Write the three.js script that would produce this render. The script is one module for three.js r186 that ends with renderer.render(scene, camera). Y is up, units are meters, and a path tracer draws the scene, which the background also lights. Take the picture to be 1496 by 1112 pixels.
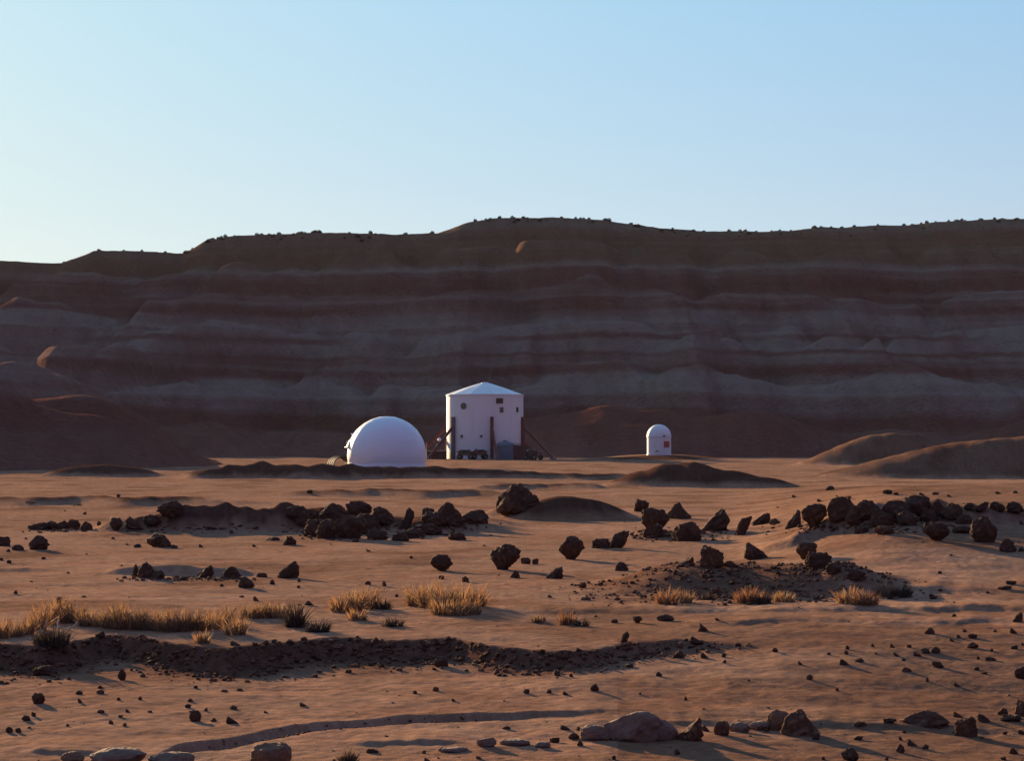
import * as THREE from 'three';
import { mergeGeometries, mergeVertices } from 'three/addons/utils/BufferGeometryUtils.js';

// ------------------------------------------------------------------ camera, sky, sun, exposure
const F = 3000, HZ = 640, CAMH = 2.2;            // focal length in px of a 1496 px wide picture, eye height in metres
const scene = new THREE.Scene();
const camera = new THREE.PerspectiveCamera(2 * Math.atan(556 / F) * 180 / Math.PI, 1496 / 1112, 0.5, 6000);
camera.position.set(0, CAMH, 0);
camera.rotation.x = Math.atan((HZ - 556) / F);
scene.add(camera);

const SUN_AZ = 28.5 * Math.PI / 180, SUN_EL = 10.8 * Math.PI / 180;   // low sun beyond the hills, to the left of the view
const mix = (a, b, t) => a + (b - a) * t;
const sunDir = new THREE.Vector3(-Math.sin(SUN_AZ) * Math.cos(SUN_EL), Math.sin(SUN_EL), -Math.cos(SUN_AZ) * Math.cos(SUN_EL));
const EXPOSURE = 3.2;
{
  const W = 1024, Hh = 512, data = new Float32Array(W * Hh * 4), d = new THREE.Vector3();
  for (let j = 0; j < Hh; j++) for (let i = 0; i < W; i++) {
    const el = ((j + .5) / Hh - .5) * Math.PI, az = ((i + .5) / W - .5) * 2 * Math.PI;
    d.set(Math.cos(az) * Math.cos(el), Math.sin(el), Math.sin(az) * Math.cos(el));
    const g = Math.acos(Math.max(-1, Math.min(1, d.dot(sunDir))));
    const up = Math.max(0, d.y), hor = Math.exp(-up * 8), near = 1 / (1 + Math.pow(g / 1.2, 4)), glow = Math.exp(-g / .42);
    const o = (j * W + i) * 4;
    // clear air: deep blue overhead and opposite the sun, paler towards the horizon and the sun
    const k = .3 + .7 * near, N = [.125, .50, .90], A = [.16, .165, .40], HOR = [.72, .33, -.11], GL = [.60, .45, .05];
    const c = [0, 1, 2].map(q => (mix(A[q], N[q], near) + k * hor * HOR[q] + glow * GL[q]) / EXPOSURE);
    const dim = d.y < 0 ? Math.exp(d.y * 6) : 1;
    data[o] = c[0] * dim; data[o + 1] = c[1] * dim; data[o + 2] = c[2] * dim; data[o + 3] = 1;
  }
  const sky = new THREE.DataTexture(data, W, Hh, THREE.RGBAFormat, THREE.FloatType);
  sky.mapping = THREE.EquirectangularReflectionMapping; sky.magFilter = sky.minFilter = THREE.LinearFilter;
  sky.wrapS = THREE.RepeatWrapping; sky.needsUpdate = true;
  scene.background = sky; scene.environment = sky;
}
const sun = new THREE.DirectionalLight(new THREE.Color().setRGB(1, .70, .38), 5);
sun.position.copy(sunDir).multiplyScalar(600); sun.target.position.set(0, 0, -120);
sun.position.add(sun.target.position);
sun.castShadow = true; sun.shadow.mapSize.set(4096, 4096); sun.shadow.radius = 1;
Object.assign(sun.shadow.camera, { left: -260, right: 260, top: 260, bottom: -260, near: 10, far: 1400 });
scene.add(sun, sun.target);
const renderer = new THREE.WebGLRenderer({ antialias: true });
renderer.toneMapping = THREE.LinearToneMapping;
renderer.toneMappingExposure = EXPOSURE;
renderer.shadowMap.enabled = true;

// ------------------------------------------------------------------ numbers and noise
let seed = 20417;
const rnd = () => { seed = (seed + 0x6D2B79F5) | 0; let t = Math.imul(seed ^ (seed >>> 15), 1 | seed); t = (t + Math.imul(t ^ (t >>> 7), 61 | t)) ^ t; return ((t ^ (t >>> 14)) >>> 0) / 4294967296; };
const rr = (a, b) => a + (b - a) * rnd();
const clamp = (x, a, b) => Math.max(a, Math.min(b, x));
const ss = (a, b, x) => { const t = clamp((x - a) / (b - a), 0, 1); return t * t * (3 - 2 * t); };
const PERM = new Uint8Array(512); { const p = [...Array(256).keys()]; for (let i = 255; i > 0; i--) { const j = Math.floor(rnd() * (i + 1)); [p[i], p[j]] = [p[j], p[i]]; } for (let i = 0; i < 512; i++) PERM[i] = p[i & 255]; }
const GX = [], GY = []; for (let i = 0; i < 256; i++) { const a = rnd() * Math.PI * 2; GX.push(Math.cos(a)); GY.push(Math.sin(a)); }
function n2(x, y) {
  const X = Math.floor(x), Y = Math.floor(y), fx = x - X, fy = y - Y, u = fx * fx * fx * (fx * (fx * 6 - 15) + 10), v = fy * fy * fy * (fy * (fy * 6 - 15) + 10);
  const h = (i, j) => { const k = PERM[PERM[(X + i) & 255] + ((Y + j) & 255)]; return GX[k] * (fx - i) + GY[k] * (fy - j); };
  return mix(mix(h(0, 0), h(1, 0), u), mix(h(0, 1), h(1, 1), u), v) * 1.4;
}
const fbm = (x, y, o = 4) => { let s = 0, a = .5; for (let i = 0; i < o; i++) { s += a * n2(x, y); x = x * 2.03 + 17.1; y = y * 2.03 + 9.7; a *= .5; } return s; };
const n3 = (x, y, z) => (n2(x + 3.1 * z, y - 1.7 * z) + n2(y + 31.4 + 2.3 * x, z - 5.2) + n2(z + 11.7, x + 7.9 - 2.1 * y)) / 2;
const table = (t, x) => { if (x <= t[0][0]) return t[0][1]; for (let i = 1; i < t.length; i++) if (x <= t[i][0]) { const k = (x - t[i - 1][0]) / (t[i][0] - t[i - 1][0]); return mix(t[i - 1][1], t[i][1], k * k * (3 - 2 * k)); } return t[t.length - 1][1]; };
const lin = (t, x) => { if (x <= t[0][0]) return t[0][1]; for (let i = 1; i < t.length; i++) if (x <= t[i][0]) return mix(t[i - 1][1], t[i][1], (x - t[i - 1][0]) / (t[i][0] - t[i - 1][0])); return t[t.length - 1][1]; };

// ------------------------------------------------------------------ terrain height, in metres, d = distance ahead of the viewpoint, b = bearing (x / d in thousandths of 1/3)
const MOUNDS = [ // bearing, distance, half width (bearing), half depth m, height m
  [835, 57, 112, 1.5, .62], [755, 58.5, 60, 1.2, .35],
  [1000, 95, 135, 3.1, 1.15], [1100, 93, 75, 1.9, .45],
  [1500, 116, 345, 6, 2.3], [1310, 168, 165, 5.5, 2.6],
  [150, 118, 110, 2.8, .75], [330, 116, 90, 2, .4],
  [962, 203, 140, 16, .55], [1085, 30.6, 250, 2.7, .31], [985, 30.2, 120, 2.0, .08], [1210, 29.6, 110, 1.6, .08],
  [640, 52, 150, 2.2, .18], [970, 46, 90, 1.6, .12], [1060, 47, 80, 1.8, .14],
];
const LEVEES = [ // distance, front width, back width, heights along the bearing
  [112, 1.7, 5, [[255, 0], [310, .5], [370, .78], [440, .78], [500, .70], [560, .70], [630, .70], [690, .5], [745, .42], [800, .34], [880, .3], [960, 0]]],
  [48.6, .8, 5, [[130, 0], [165, .16], [215, .38], [260, .54], [330, .56], [420, .58], [500, .5], [580, .3], [650, .2], [720, .12], [780, 0]]],
  [37.8, .7, 3.0, [[1080, 0], [1140, .14], [1230, .3], [1340, .34], [1420, .26], [1470, .2], [1560, .22], [1800, .1]]],
  [29.3, .7, 2.5, [[1190, 0], [1230, .16], [1285, .13], [1340, .07], [1420, .05], [1560, .05]]],
  [33.4, .25, 1.4, [[150, 0], [185, .10], [270, .12], [345, .10], [380, 0]]],
  [34.2, .3, 1.4, [[-60, .05], [60, .045], [110, 0]]],
  [68, 2.2, 6, [[-100, .2], [90, .26], [250, .24], [340, .1], [420, 0]]],
  [78, 2.0, 6, [[380, 0], [450, .2], [560, .24], [700, .2], [760, 0]]],
  [88, 1.6, 4, [[640, 0], [740, .25], [860, .22], [905, 0]]],
  [16.4, .12, .9, [[500, 0], [545, .03], [640, .035], [700, 0]]],
  [16.0, .1, .8, [[30, 0], [70, .028], [115, .03], [160, 0]]],
  [17.7, .2, 1.5, [[900, 0], [1010, .03], [1200, .035], [1420, .03], [1560, 0]]],
  [26.2, .35, 1.8, [[560, 0], [700, .03], [860, .05], [1050, .03], [1230, .05], [1420, .06], [1560, .04]]],
  [24.6, .3, 1.6, [[960, 0], [1080, .045], [1250, .03], [1400, .04], [1560, .02]]],
];
const LEDGE = [[-400, 945], [0, 941], [55, 944], [105, 938], [170, 927], [205, 932], [255, 941], [330, 947], [380, 941], [430, 936], [485, 931], [560, 934], [660, 931], [720, 943], [800, 948], [870, 944], [915, 936], [1000, 931], [1060, 934], [1600, 930]].map(([b, y]) => [b, CAMH * F / (y - HZ)]);
const LEDGE_W = [[-400, .42], [480, .45], [700, .4], [900, .34], [1050, .28], [1600, .28]];
const LEDGE_K = [[-400, 1], [480, 1], [700, .8], [900, .5], [1050, .2], [1140, 0], [1600, 0]];
const DROP = .21;
const RUT = [[230, 1104], [265, 1088], [340, 1078], [420, 1064], [500, 1053], [600, 1045], [700, 1042], [830, 1040], [960, 1036]].map(([b, y]) => [b, (CAMH + DROP + .16) / ((y - HZ) / F + .008)]);
const RUT_H = [[225, 0], [262, .10], [330, .10], [380, .065], [470, .055], [600, .065], [720, .06], [800, .035], [930, 0]];
const bear = (x, d) => 748 + F * x / Math.max(d, .5);
function groundBase(x, d) {
  const b = bear(x, d); let h = 0;
  if (d > 4 && d < 300) {
    for (const [mb, md, mw, dd, hh] of MOUNDS) {
      const ez = (d - md) / dd; if (ez * ez > 1) continue;
      const ex = (x - (mb - 748) / F * md) / (mw / F * md), r = ex * ex + ez * ez; if (r < 1) h += hh * (1 - r) * (1 - r) * (1 + .5 * r);
    }
    for (const [ld, wf, wb, t] of LEVEES) {
      const c = ld + n2(x * 3 / ld * 12 + ld, ld) * wf * .8, e = d - c;
      if (e < -wf || e > wb) continue;
      const k = e < 0 ? 1 + e / wf : 1 - e / wb; h += table(t, b) * k * k * (3 - 2 * k) * (1 + .25 * n2(b / 23, ld));
    }
    const le = lin(LEDGE, b) + .10 * fbm(x * 2.3, 4.4, 3);
    const st = lin(LEDGE_K, b); h -= DROP * (st * ss(0, 1, (le - d) / lin(LEDGE_W, b)) + (1 - st) * ss(0, 1, (le + 1 - d) / 6));
    if (d < 22) { const re = lin(RUT, b), rh = table(RUT_H, b), e = re - d; if (rh > 0 && e > 0 && e < .6) h -= rh * (e < .09 ? ss(0, .09, e) : 1 - ss(.09, .6, e)); }
  } else if (d <= 4) h = -DROP;
  if (d < 20) h -= .008 * (20 - Math.max(d, 9));
  if (d < 24 && d > 4) h -= .02 * Math.max(0, x - .6) * ss(25, 19, d);
  if (d > 28 && d < 100) h += ss(1040, 1330, b) * .8 * (d < 55 ? ss(28, 40.5, d) : 1 - ss(55, 100, d));   // the flat rises towards the boulder bank
  return h;
}
const b_ = bear;
function groundH(x, z) {
  const d = -z; let h = groundBase(x, d);
  const far = ss(30, 120, d);
  h += fbm(x * .16, z * .16, 2) * mix(.05, .16, far) + n2(x * .7, z * .7) * .016 + n2(x * 2.1 + 5, z * 2.1) * .010 + n2(x * 6.3, z * 6.3 + 9) * .0055 + n2(x * 14, z * 14 + 2) * .0022 * ss(45, 25, d);
  if (d > 50 && d < 190) { const q = groundBase(x, d); if (q > .25) h += ss(.25, 1.2, q) * (b_(x, d) > 1150 ? .3 : 1) * (-.22 * (1 - Math.abs(n2(x * .5, z * .12)) * 2.2) + .16 * fbm(x * .9, z * .9, 3)); }
  // small ripples and wash lines running across the flat
  h += n2(x * .35 + 40, z * 1.9) * .011;
  if (d > 15 && d < 33) { const b = bear(x, d), le = lin(LEDGE, b), k = ss(1.5, .1, le - d) * ss(-.12, .1, le - d) * ss(1100, 950, b); h += k * (n2(x * 9, z * 9) * .02 + n2(x * 19, z * 19) * .010); }
  return h;
}
// ------------------------------------------------------------------ hills
const RIDGE = [[-2400, 560], [-1500, 520], [-900, 480], [-500, 475], [-250, 455], [-100, 428], [-30, 397], [0, 387], [60, 389], [108, 388], [130, 379], [150, 369], [190, 368], [270, 369], [285, 362], [303, 351], [350, 343], [450, 339.5], [550, 342], [640, 341], [662, 334], [685, 325], [720, 318], [800, 317], [880, 320], [925, 327], [960, 334], [1010, 336], [1100, 338], [1150, 338], [1190, 332], [1260, 330], [1330, 327], [1400, 322], [1496, 318], [1700, 312], [2200, 300], [3000, 330], [4200, 420]];
const TOPD = 400;
const TIERS = [ // distance of the step, rise width, share of height, wander, wavelength
  [262, 19, .11, 13, 23], [288, 17, .165, 15, 21], [314, 18, .185, 14, 20], [340, 17, .17, 12, 23], [364, 21, .21, 8, 25], [389, 15, .16, 5, 40]];
const bed = { tier: 0, f: 0 };                                          // which bed the last point lies in
function hillH(x, z) {
  const d = -z, b = bear(x, d), top = (HZ - lin(RIDGE, 748 + F * x / TOPD)) * TOPD / F + CAMH;
  let h = -1.5, w = 0, all = 0;
  const sp = ss(330, -150, b) * ss(150, 212, d);                       // a low spur comes forward on one side
  const spur = 1 - Math.abs(n2(x / 58 + .12, .6 + d * .0012)) * 2.8 + .45 * n2(x / 21, 4.2 + d * .003);   // noses come forward, gullies cut back
  const dd = d + (spur - .35) * 25 * ss(385, 300, d) + sp * 14;
  bed.tier = 0; bed.f = 0;
  for (let i = 0; i < TIERS.length; i++) {
    const [td, tw, s, a, wl] = TIERS[i];
    const nose = Math.abs(n2(x / wl + i * 7.3, i * 3.1 + d * .004)) * 1.7 - .5 + .4 * Math.abs(n2(x / wl * 2.9 + 3, i + .5));
    const sh = i === 5 ? s : s * (1 + .45 * n2(x / wl * .8 + i * 3.7, i * 1.9)), t = ss(0, 1, (dd - td + nose * a + tw * .5) / tw);
    w += sh * t; all += sh; if (t > .015) { bed.tier = i; bed.f = t; }
  }
  w = w / all * .88 + .12 * clamp((dd - 255) / 150, 0, 1);
  h += (top + 1.5) * w;
  // rills down the slopes
  const m = ss(0, 6, h) * ss(top + 1, top - 6, h);
  const ex = x + 5 * n2(x * .03, z * .03), r1 = 1 - Math.abs(n2(ex * .085, z * .018 + 3)) * 2;
  h += m * (r1 * .9 + fbm(x * .13, z * .13, 3) * 1.1) - .4 * m - m * (1.8 * ss(.3, 0, Math.abs(n2(ex * .055 + 40, z * .016))));
  // harder beds stand out as ledges
  const hb = h + .9 * n2(x * .018, 5 + z * .006); h += .5 * m * (Math.sin(hb * 1.08) * .92 + .35 * Math.sin(hb * 2.6 + 1));
  // low foothills
  h = Math.max(h, (5.2 * (.45 + n2(x * .05 + 3, d * .022)) + .7 * n2(x * .2, d * .2)) * ss(212, 250, d) - 1.2);
  // spur of dark mounds at one side, and low foot mounds
  const su = (x + 62) / 30, sd = (d - 214) / 34, sr = su * su + sd * sd;
  h = Math.max(h, 12.5 * Math.max(0, 1 - sr) * (1 + .25 * n2(x * .12, z * .12)) - 1.5);
  const fu = (x + 46) / 25, fd = (d - 166) / 36, fr = fu * fu + fd * fd;
  h = Math.max(h, 7.6 * Math.max(0, 1 - fr) * (1 + .3 * n2(x * .13, z * .13)) - 1.5);
  const gu = (x - 19) / 27, gd = (d - 244) / 17, gr = gu * gu + gd * gd;
  h = Math.max(h, 6.5 * Math.max(0, 1 - Math.pow(gr, 1.4)) * (1 + .28 * n2(x * .12, z * .12)) - 1.4);
  const ku = (x - 78) / 34, kd = (d - 236) / 18, kr = ku * ku + kd * kd;
  h = Math.max(h, 8.2 * Math.max(0, 1 - kr) * (1 + .25 * n2(x * .11, z * .11)) - 1.4);
  if (d > TOPD + 8) h = Math.min(h, top) - .02 * (d - TOPD - 8);
  return h + fbm(x * .7, z * .7, 2) * .14;
}
const landH = (x, z) => Math.max(groundH(x, z), -z > 122 ? hillH(x, z) : -9);
// the point of the land where a sight line from the viewpoint meets it
function spot(px, py) {
  const b = (px - 748) / F, s = (HZ - py) / F; let d = 12;
  for (; d < 420; d += Math.max(.04, d * .002)) if (CAMH + s * d <= landH(b * d, -d)) break;
  return new THREE.Vector3(b * d, landH(b * d, -d), -d);
}
// ------------------------------------------------------------------ materials
function noiseTex(size, fn, srgb) {
  const a = new Uint8Array(size * size * 4);
  for (let j = 0; j < size; j++) for (let i = 0; i < size; i++) { const c = fn(i / size, j / size), o = (j * size + i) * 4; for (let k = 0; k < 3; k++) a[o + k] = clamp(c[k] * 255, 0, 255); a[o + 3] = 255; }
  const t = new THREE.DataTexture(a, size, size); t.wrapS = t.wrapT = THREE.RepeatWrapping; t.magFilter = THREE.LinearFilter; t.minFilter = THREE.LinearMipmapLinearFilter; t.generateMipmaps = true;
  if (srgb) t.colorSpace = THREE.SRGBColorSpace; t.needsUpdate = true; return t;
}
// noise that closes on itself
const tile = (u, v, f, o) => { const a = u * f, b = v * f; const m = (x, y) => fbm(x + 31.7, y + 5.3, o); const wu = u, wv = v; return mix(mix(m(a, b), m(a - f, b), wu), mix(m(a, b - f), m(a - f, b - f), wu), wv); };
const grain = noiseTex(512, (u, v) => { const t = .90 + .20 * tile(u, v, 14, 3) + .10 * tile(u, v, 60, 2) + (rnd() - .5) * .16; return [t, t * (.995 + .02 * tile(u, v, 5, 2)), t]; }, true);
const bumpT = noiseTex(512, (u, v) => { const t = .5 + .45 * tile(u, v, 18, 4) + (rnd() - .5) * .18; return [t, t, t]; });
const rockBump = noiseTex(512, (u, v) => { const t = .5 + .8 * tile(u, v, 9, 5); return [t, t, t]; });
const M = {};
const mat = (o, P) => new (P ? THREE.MeshPhysicalMaterial : THREE.MeshStandardMaterial)({ roughness: .95, metalness: 0, ...o });
const rgb = (r, g, b) => new THREE.Color().setRGB(r, g, b);
M.ground = mat({ vertexColors: true, map: grain, bumpMap: bumpT, bumpScale: .02, roughness: 1, specularIntensity: 0 }, true);
M.hill = mat({ vertexColors: true, map: grain.clone(), roughness: 1, bumpMap: rockBump, bumpScale: .25, specularIntensity: 0 }, true); 
M.rock = mat({ vertexColors: true, bumpMap: rockBump, bumpScale: .02, roughness: .95, specularIntensity: .15 }, true);
M.white = mat({ color: rgb(.62, .61, .62), roughness: .55 });
M.fabric = mat({ color: rgb(.66, .65, .69), roughness: .42, side: THREE.DoubleSide });
M.seam = mat({ color: rgb(.58, .58, .6), roughness: .7 });
M.roof = mat({ color: rgb(.62, .61, .62), roughness: .4 });
M.dark = mat({ color: rgb(.025, .022, .022), roughness: .4 });
M.glass = mat({ color: rgb(.03, .035, .045), roughness: .08 });
M.redSteel = mat({ color: rgb(.14, .024, .021), roughness: .6 });
M.greySteel = mat({ color: rgb(.12, .115, .12), roughness: .6 });
M.redSign = mat({ color: rgb(.34, .05, .03), roughness: .6 });
M.globe = mat({ color: rgb(.85, .84, .82), roughness: .25 });
M.tank = mat({ color: rgb(.10, .125, .16), roughness: .6 });
M.timber = mat({ color: rgb(.075, .045, .028), roughness: .9 });
M.shed = mat({ color: rgb(.085, .035, .032), roughness: .85 });
M.tyre = mat({ color: rgb(.02, .019, .019), roughness: .9 });
M.quadRed = mat({ color: rgb(.10, .018, .02), roughness: .4 });
M.chrome = mat({ color: rgb(.75, .75, .75), roughness: .15, metalness: 1 });
M.canvas = mat({ color: rgb(.032, .022, .026), roughness: .8, side: THREE.DoubleSide });
M.hillShrub = mat({ color: rgb(.045, .04, .024), roughness: 1 });
const leafMat = (r, g, b, t = .35) => mat({ color: rgb(r, g, b), roughness: 1, transmission: t, thickness: 0, side: THREE.DoubleSide, vertexColors: true }, true);
M.grass = leafMat(.29, .158, .066); M.grassDull = leafMat(.22, .128, .064); M.grassDark = leafMat(.06, .038, .02, .2); M.grassRust = leafMat(.24, .112, .046);
M.twig = mat({ color: rgb(.42, .33, .24), roughness: 1 });
M.darkTwig = mat({ color: rgb(.055, .042, .03), roughness: 1 });

// ------------------------------------------------------------------ scene helpers
const taken = {};
const numbered = n => { const k = taken[n] = (taken[n] ?? -1) + 1; return k ? `${n}_${String(k).padStart(3, '0')}` : n; };
function tag(o, label, category, group, kind) { o.userData.label = label; o.userData.category = category; if (group) o.userData.group = group; if (kind) o.userData.kind = kind; return o; }
function meshOf(name, g, m, parent) { const o = new THREE.Mesh(g, m); o.name = parent ? name : numbered(name); o.castShadow = o.receiveShadow = true; (parent || scene).add(o); return o; }
function thing(name, label, category, p, turn = 0, group) { const o = new THREE.Group(); o.name = numbered(name); o.position.copy(p); o.rotation.y = turn; tag(o, label, category, group); scene.add(o); return o; }
const box = (w, h, d, x = 0, y = 0, z = 0) => new THREE.BoxGeometry(w, h, d).translate(x, y, z);
const cyl = (r1, r2, h, x = 0, y = 0, z = 0, n = 16) => new THREE.CylinderGeometry(r1, r2, h, n).translate(x, y, z);
function bar(a, b, r, n = 8) { const A = new THREE.Vector3(...a), B = new THREE.Vector3(...b), L = A.distanceTo(B); const g = new THREE.CylinderGeometry(r, r, L, n); g.translate(0, L / 2, 0); g.applyQuaternion(new THREE.Quaternion().setFromUnitVectors(new THREE.Vector3(0, 1, 0), B.clone().sub(A).normalize())); g.translate(...a); return g; }
function beam(a, b, w, t) { const A = new THREE.Vector3(...a), B = new THREE.Vector3(...b), L = A.distanceTo(B); const g = new THREE.BoxGeometry(w, t, L); const m = new THREE.Matrix4().lookAt(A, B, new THREE.Vector3(0, 1, 0)); g.applyMatrix4(m); const c = A.add(B).multiplyScalar(.5); g.translate(c.x, c.y, c.z); return g; }
const join = a => mergeGeometries(a.map(g => g.index ? g.toNonIndexed() : g));

// ------------------------------------------------------------------ the ground: one sheet round the viewpoint, finer where it is seen
{
  const A = []; for (let a = -180; a < -19; a += 6) A.push(a); for (let i = 0; i <= 640; i++) A.push(-17.5 + 35 * i / 640); for (let a = 20; a <= 180; a += 6) A.push(a); if (A[A.length - 1] < 180) A.push(180);
  const R = [.6, 2, 4, 6, 8, 10, 11.5, 12.6, 13.4]; let d = 14; while (d < 262) { R.push(d); d += clamp(d * d / 6600 * .8, .02, d < 130 ? .4 : .75); } for (let q = 266; q < 430; q += 9) R.push(q); R.push(470, 600, 900, 1500, 2600, 4500);
  const na = A.length, nr = R.length, pos = new Float32Array(na * nr * 3), col = new Float32Array(na * nr * 3), uv = new Float32Array(na * nr * 2), idx = [];
  for (let j = 0; j < nr; j++) for (let i = 0; i < na; i++) {
    const a = A[i] * Math.PI / 180, dd = R[j], x = Math.sin(a) * dd, z = -Math.cos(a) * dd, k = j * na + i;
    const y = dd > 420 ? -.6 : Math.abs(A[i]) > 60 ? -DROP * ss(24, 14, dd) : groundH(x, z);
    pos[k * 3] = x; pos[k * 3 + 1] = y; pos[k * 3 + 2] = z; uv[k * 2] = x / 2.2; uv[k * 2 + 1] = z / 2.2;
    // sand: pinkish tan with paler wash streaks, grazing light painted in, and darker, gravelly stains
    const pat = fbm(x * .22 + 7, z * .09, 3), st = n2(x * .10 + 3, z * 1.1 + 2 * n2(x * .2, z * .3)), pale = ss(.25, .75, st) * .5 + ss(.1, .6, pat) * .3;
    const D = -z, b = bear(x, D), le = D > 8 ? lin(LEDGE, b) : 99;
    let g = ss(1.5, .4, le - D + .5 * fbm(x * 1.3, z * 1.3, 3)) * ss(-.1, .05, le - D) * ss(1100, 780, b);       // gravel below the ledge
    { const ex = (b - 1085) / 260, ez = (D - 29.4) / 2.4; g = Math.max(g, ss(1.15, .35, Math.sqrt(ex * ex + ez * ez) + .8 * fbm(x * 1.1, z * 1.1, 4)) * .85); }
    g = Math.max(g, .35 * ss(.15, .55, fbm(x * .5 + 20, z * .25, 4)));
    const t = 1 + .22 * pat + .16 * n2(x * 3, z * 3) + .16 * n2(x * 9 + 4, z * 9) + .12 * n2(x * 23, z * 23);
    const soilShade = ss(-.12, .22, fbm(x * .35 + 60, z * .35, 4) + (b > 900 && D < 26 ? .22 : -.1)); const ru = .05 * soilShade + .12 * fbm(x * .6 + 9, z * .6, 3); const dk = 1 - .30 * soilShade; let c = [mix(.30, .39, pale) * t * dk, mix(.170, .234, pale) * t * dk * (1 - ru), mix(.109, .162, pale) * t * dk * (1 - 1.5 * ru)];  // redder soil patches, plus dimming painted into the near right ground
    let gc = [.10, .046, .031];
    // shade of the banks and mounds painted in, as a dark clay tone
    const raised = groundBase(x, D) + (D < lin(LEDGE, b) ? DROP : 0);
    if (D > 34 && D < 200) { const bankShade = ss(.10, .26, raised + .16 * fbm(x * .4, z * .4, 4)) * (b > 1040 && D < 75 ? .3 : b > 1150 ? .6 : 1); if (bankShade > g) { g = bankShade; gc = [.062, .026, .019]; } } c = c.map((v, q) => mix(v, gc[q] * (1 + .5 * n2(x * 8, z * 8)), g * .85));
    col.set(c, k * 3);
    if (i < na - 1 && j < nr - 1) { const p = k, q = k + 1, r = k + na, s = r + 1; idx.push(p, q, r, q, s, r); }
  }
  const c0 = na * nr; // (the disc under the viewpoint is closed below)
  const g = new THREE.BufferGeometry(); 
  const pos2 = new Float32Array(pos.length + 3), col2 = new Float32Array(col.length + 3), uv2 = new Float32Array(uv.length + 2);
  pos2.set(pos); col2.set(col); uv2.set(uv); pos2.set([0, -DROP, 0], c0 * 3); col2.set([.3, .17, .11], c0 * 3);
  for (let i = 0; i < na - 1; i++) idx.push(c0, i + 1, i);
  g.setAttribute('position', new THREE.BufferAttribute(pos2, 3)); g.setAttribute('color', new THREE.BufferAttribute(col2, 3)); g.setAttribute('uv', new THREE.BufferAttribute(uv2, 2)); g.setIndex(idx); g.computeVertexNormals();
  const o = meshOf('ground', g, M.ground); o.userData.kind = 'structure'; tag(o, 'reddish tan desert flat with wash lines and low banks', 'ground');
}
// ------------------------------------------------------------------ the layered hills
{
  const AZ = []; for (let a = -44; a < -17; a += .6) AZ.push(a); for (let i = 0; i <= 540; i++) AZ.push(-17 + 34 * i / 540); for (let a = 17.6; a <= 44; a += .6) AZ.push(a);
  const na = AZ.length, rows = []; for (let d = 122; d < 250; d += .9) rows.push(d); for (let d = 250; d < 408; d += .42) rows.push(d); rows.push(412, 420, 440, 480, 560, 700);
  const nr = rows.length, pos = new Float32Array(na * nr * 3), col = new Float32Array(na * nr * 3), uv = new Float32Array(na * nr * 2), idx = [];
  // beds of mudstone: many thin layers of maroon clay and greyer ash
  const MAR = [.150, .060, .044], GREY = [.235, .158, .124], BRN = [.165, .085, .050], OLV = [.19, .125, .083], PLUM = [.175, .085, .064];
  const STRONG = [[5.2, .9], [12.1, .8], [14.9, .3], [17.9, .45], [23.4, .5], [27.6, 1.1], [30.2, .4]];
  for (let j = 0; j < nr; j++) for (let i = 0; i < na; i++) {
    const a = AZ[i] * Math.PI / 180, d = rows[j], x = Math.tan(a) * d, z = -d, k = j * na + i;
    const y = hillH(x, z);
    pos[k * 3] = x; pos[k * 3 + 1] = y; pos[k * 3 + 2] = z; uv[k * 2] = x / 9; uv[k * 2 + 1] = (y * 1.4 - z) / 9;
    const e = y + .9 * n2(x * .018, 5 + z * .006) + .55 * n2(x * .06, z * .06) + .22 * n2(x * .35, z * .35), lay = .55 + .85 * n2(e * .30, 1.5) + .45 * n2(e * .9, 7.5 + x * .004) + .22 * n2(e * 3.1, x * .008);
    let t = clamp(lay - .28 + .5 * ss(.15, .8, bed.f + .12 * n2(x * .1, z * .1)), 0, 1); for (const [he, hw] of STRONG) t *= 1 - .85 * ss(hw * 1.5, hw * .7, Math.abs(e - he)) * ss(-.45, .1, n2(x * .03 + he, he));
    const hi = ss(30, 35, e + 1.5 * n2(x * .05, 3.3)), lo = ss(5, 3, e), A = MAR.map((q, c) => mix(q, BRN[c], hi)), B = GREY.map((q, c) => mix(mix(q, OLV[c], hi), PLUM[c], lo));
    const talus = ss(.05, .6, fbm(x * .09, z * .09 + 7, 3)), v = 1 + .28 * fbm(x * .4, z * .4 + y * .8, 3);
    col.set([0, 1, 2].map(c => mix(mix(A[c], B[c], t), PLUM[c], talus * .4) * v), k * 3);
    if (i < na - 1 && j < nr - 1) { const p = k, r = k + na; idx.push(p, p + 1, r, p + 1, r + 1, r); }
  }
  const g = new THREE.BufferGeometry(); g.setAttribute('position', new THREE.BufferAttribute(pos, 3)); g.setAttribute('color', new THREE.BufferAttribute(col, 3)); g.setAttribute('uv', new THREE.BufferAttribute(uv, 2)); g.setIndex(idx); g.computeVertexNormals();
  const o = meshOf('hills', g, M.hill); o.userData.kind = 'structure'; tag(o, 'banded maroon and grey mudstone hills behind the flat', 'hills');
}

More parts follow.
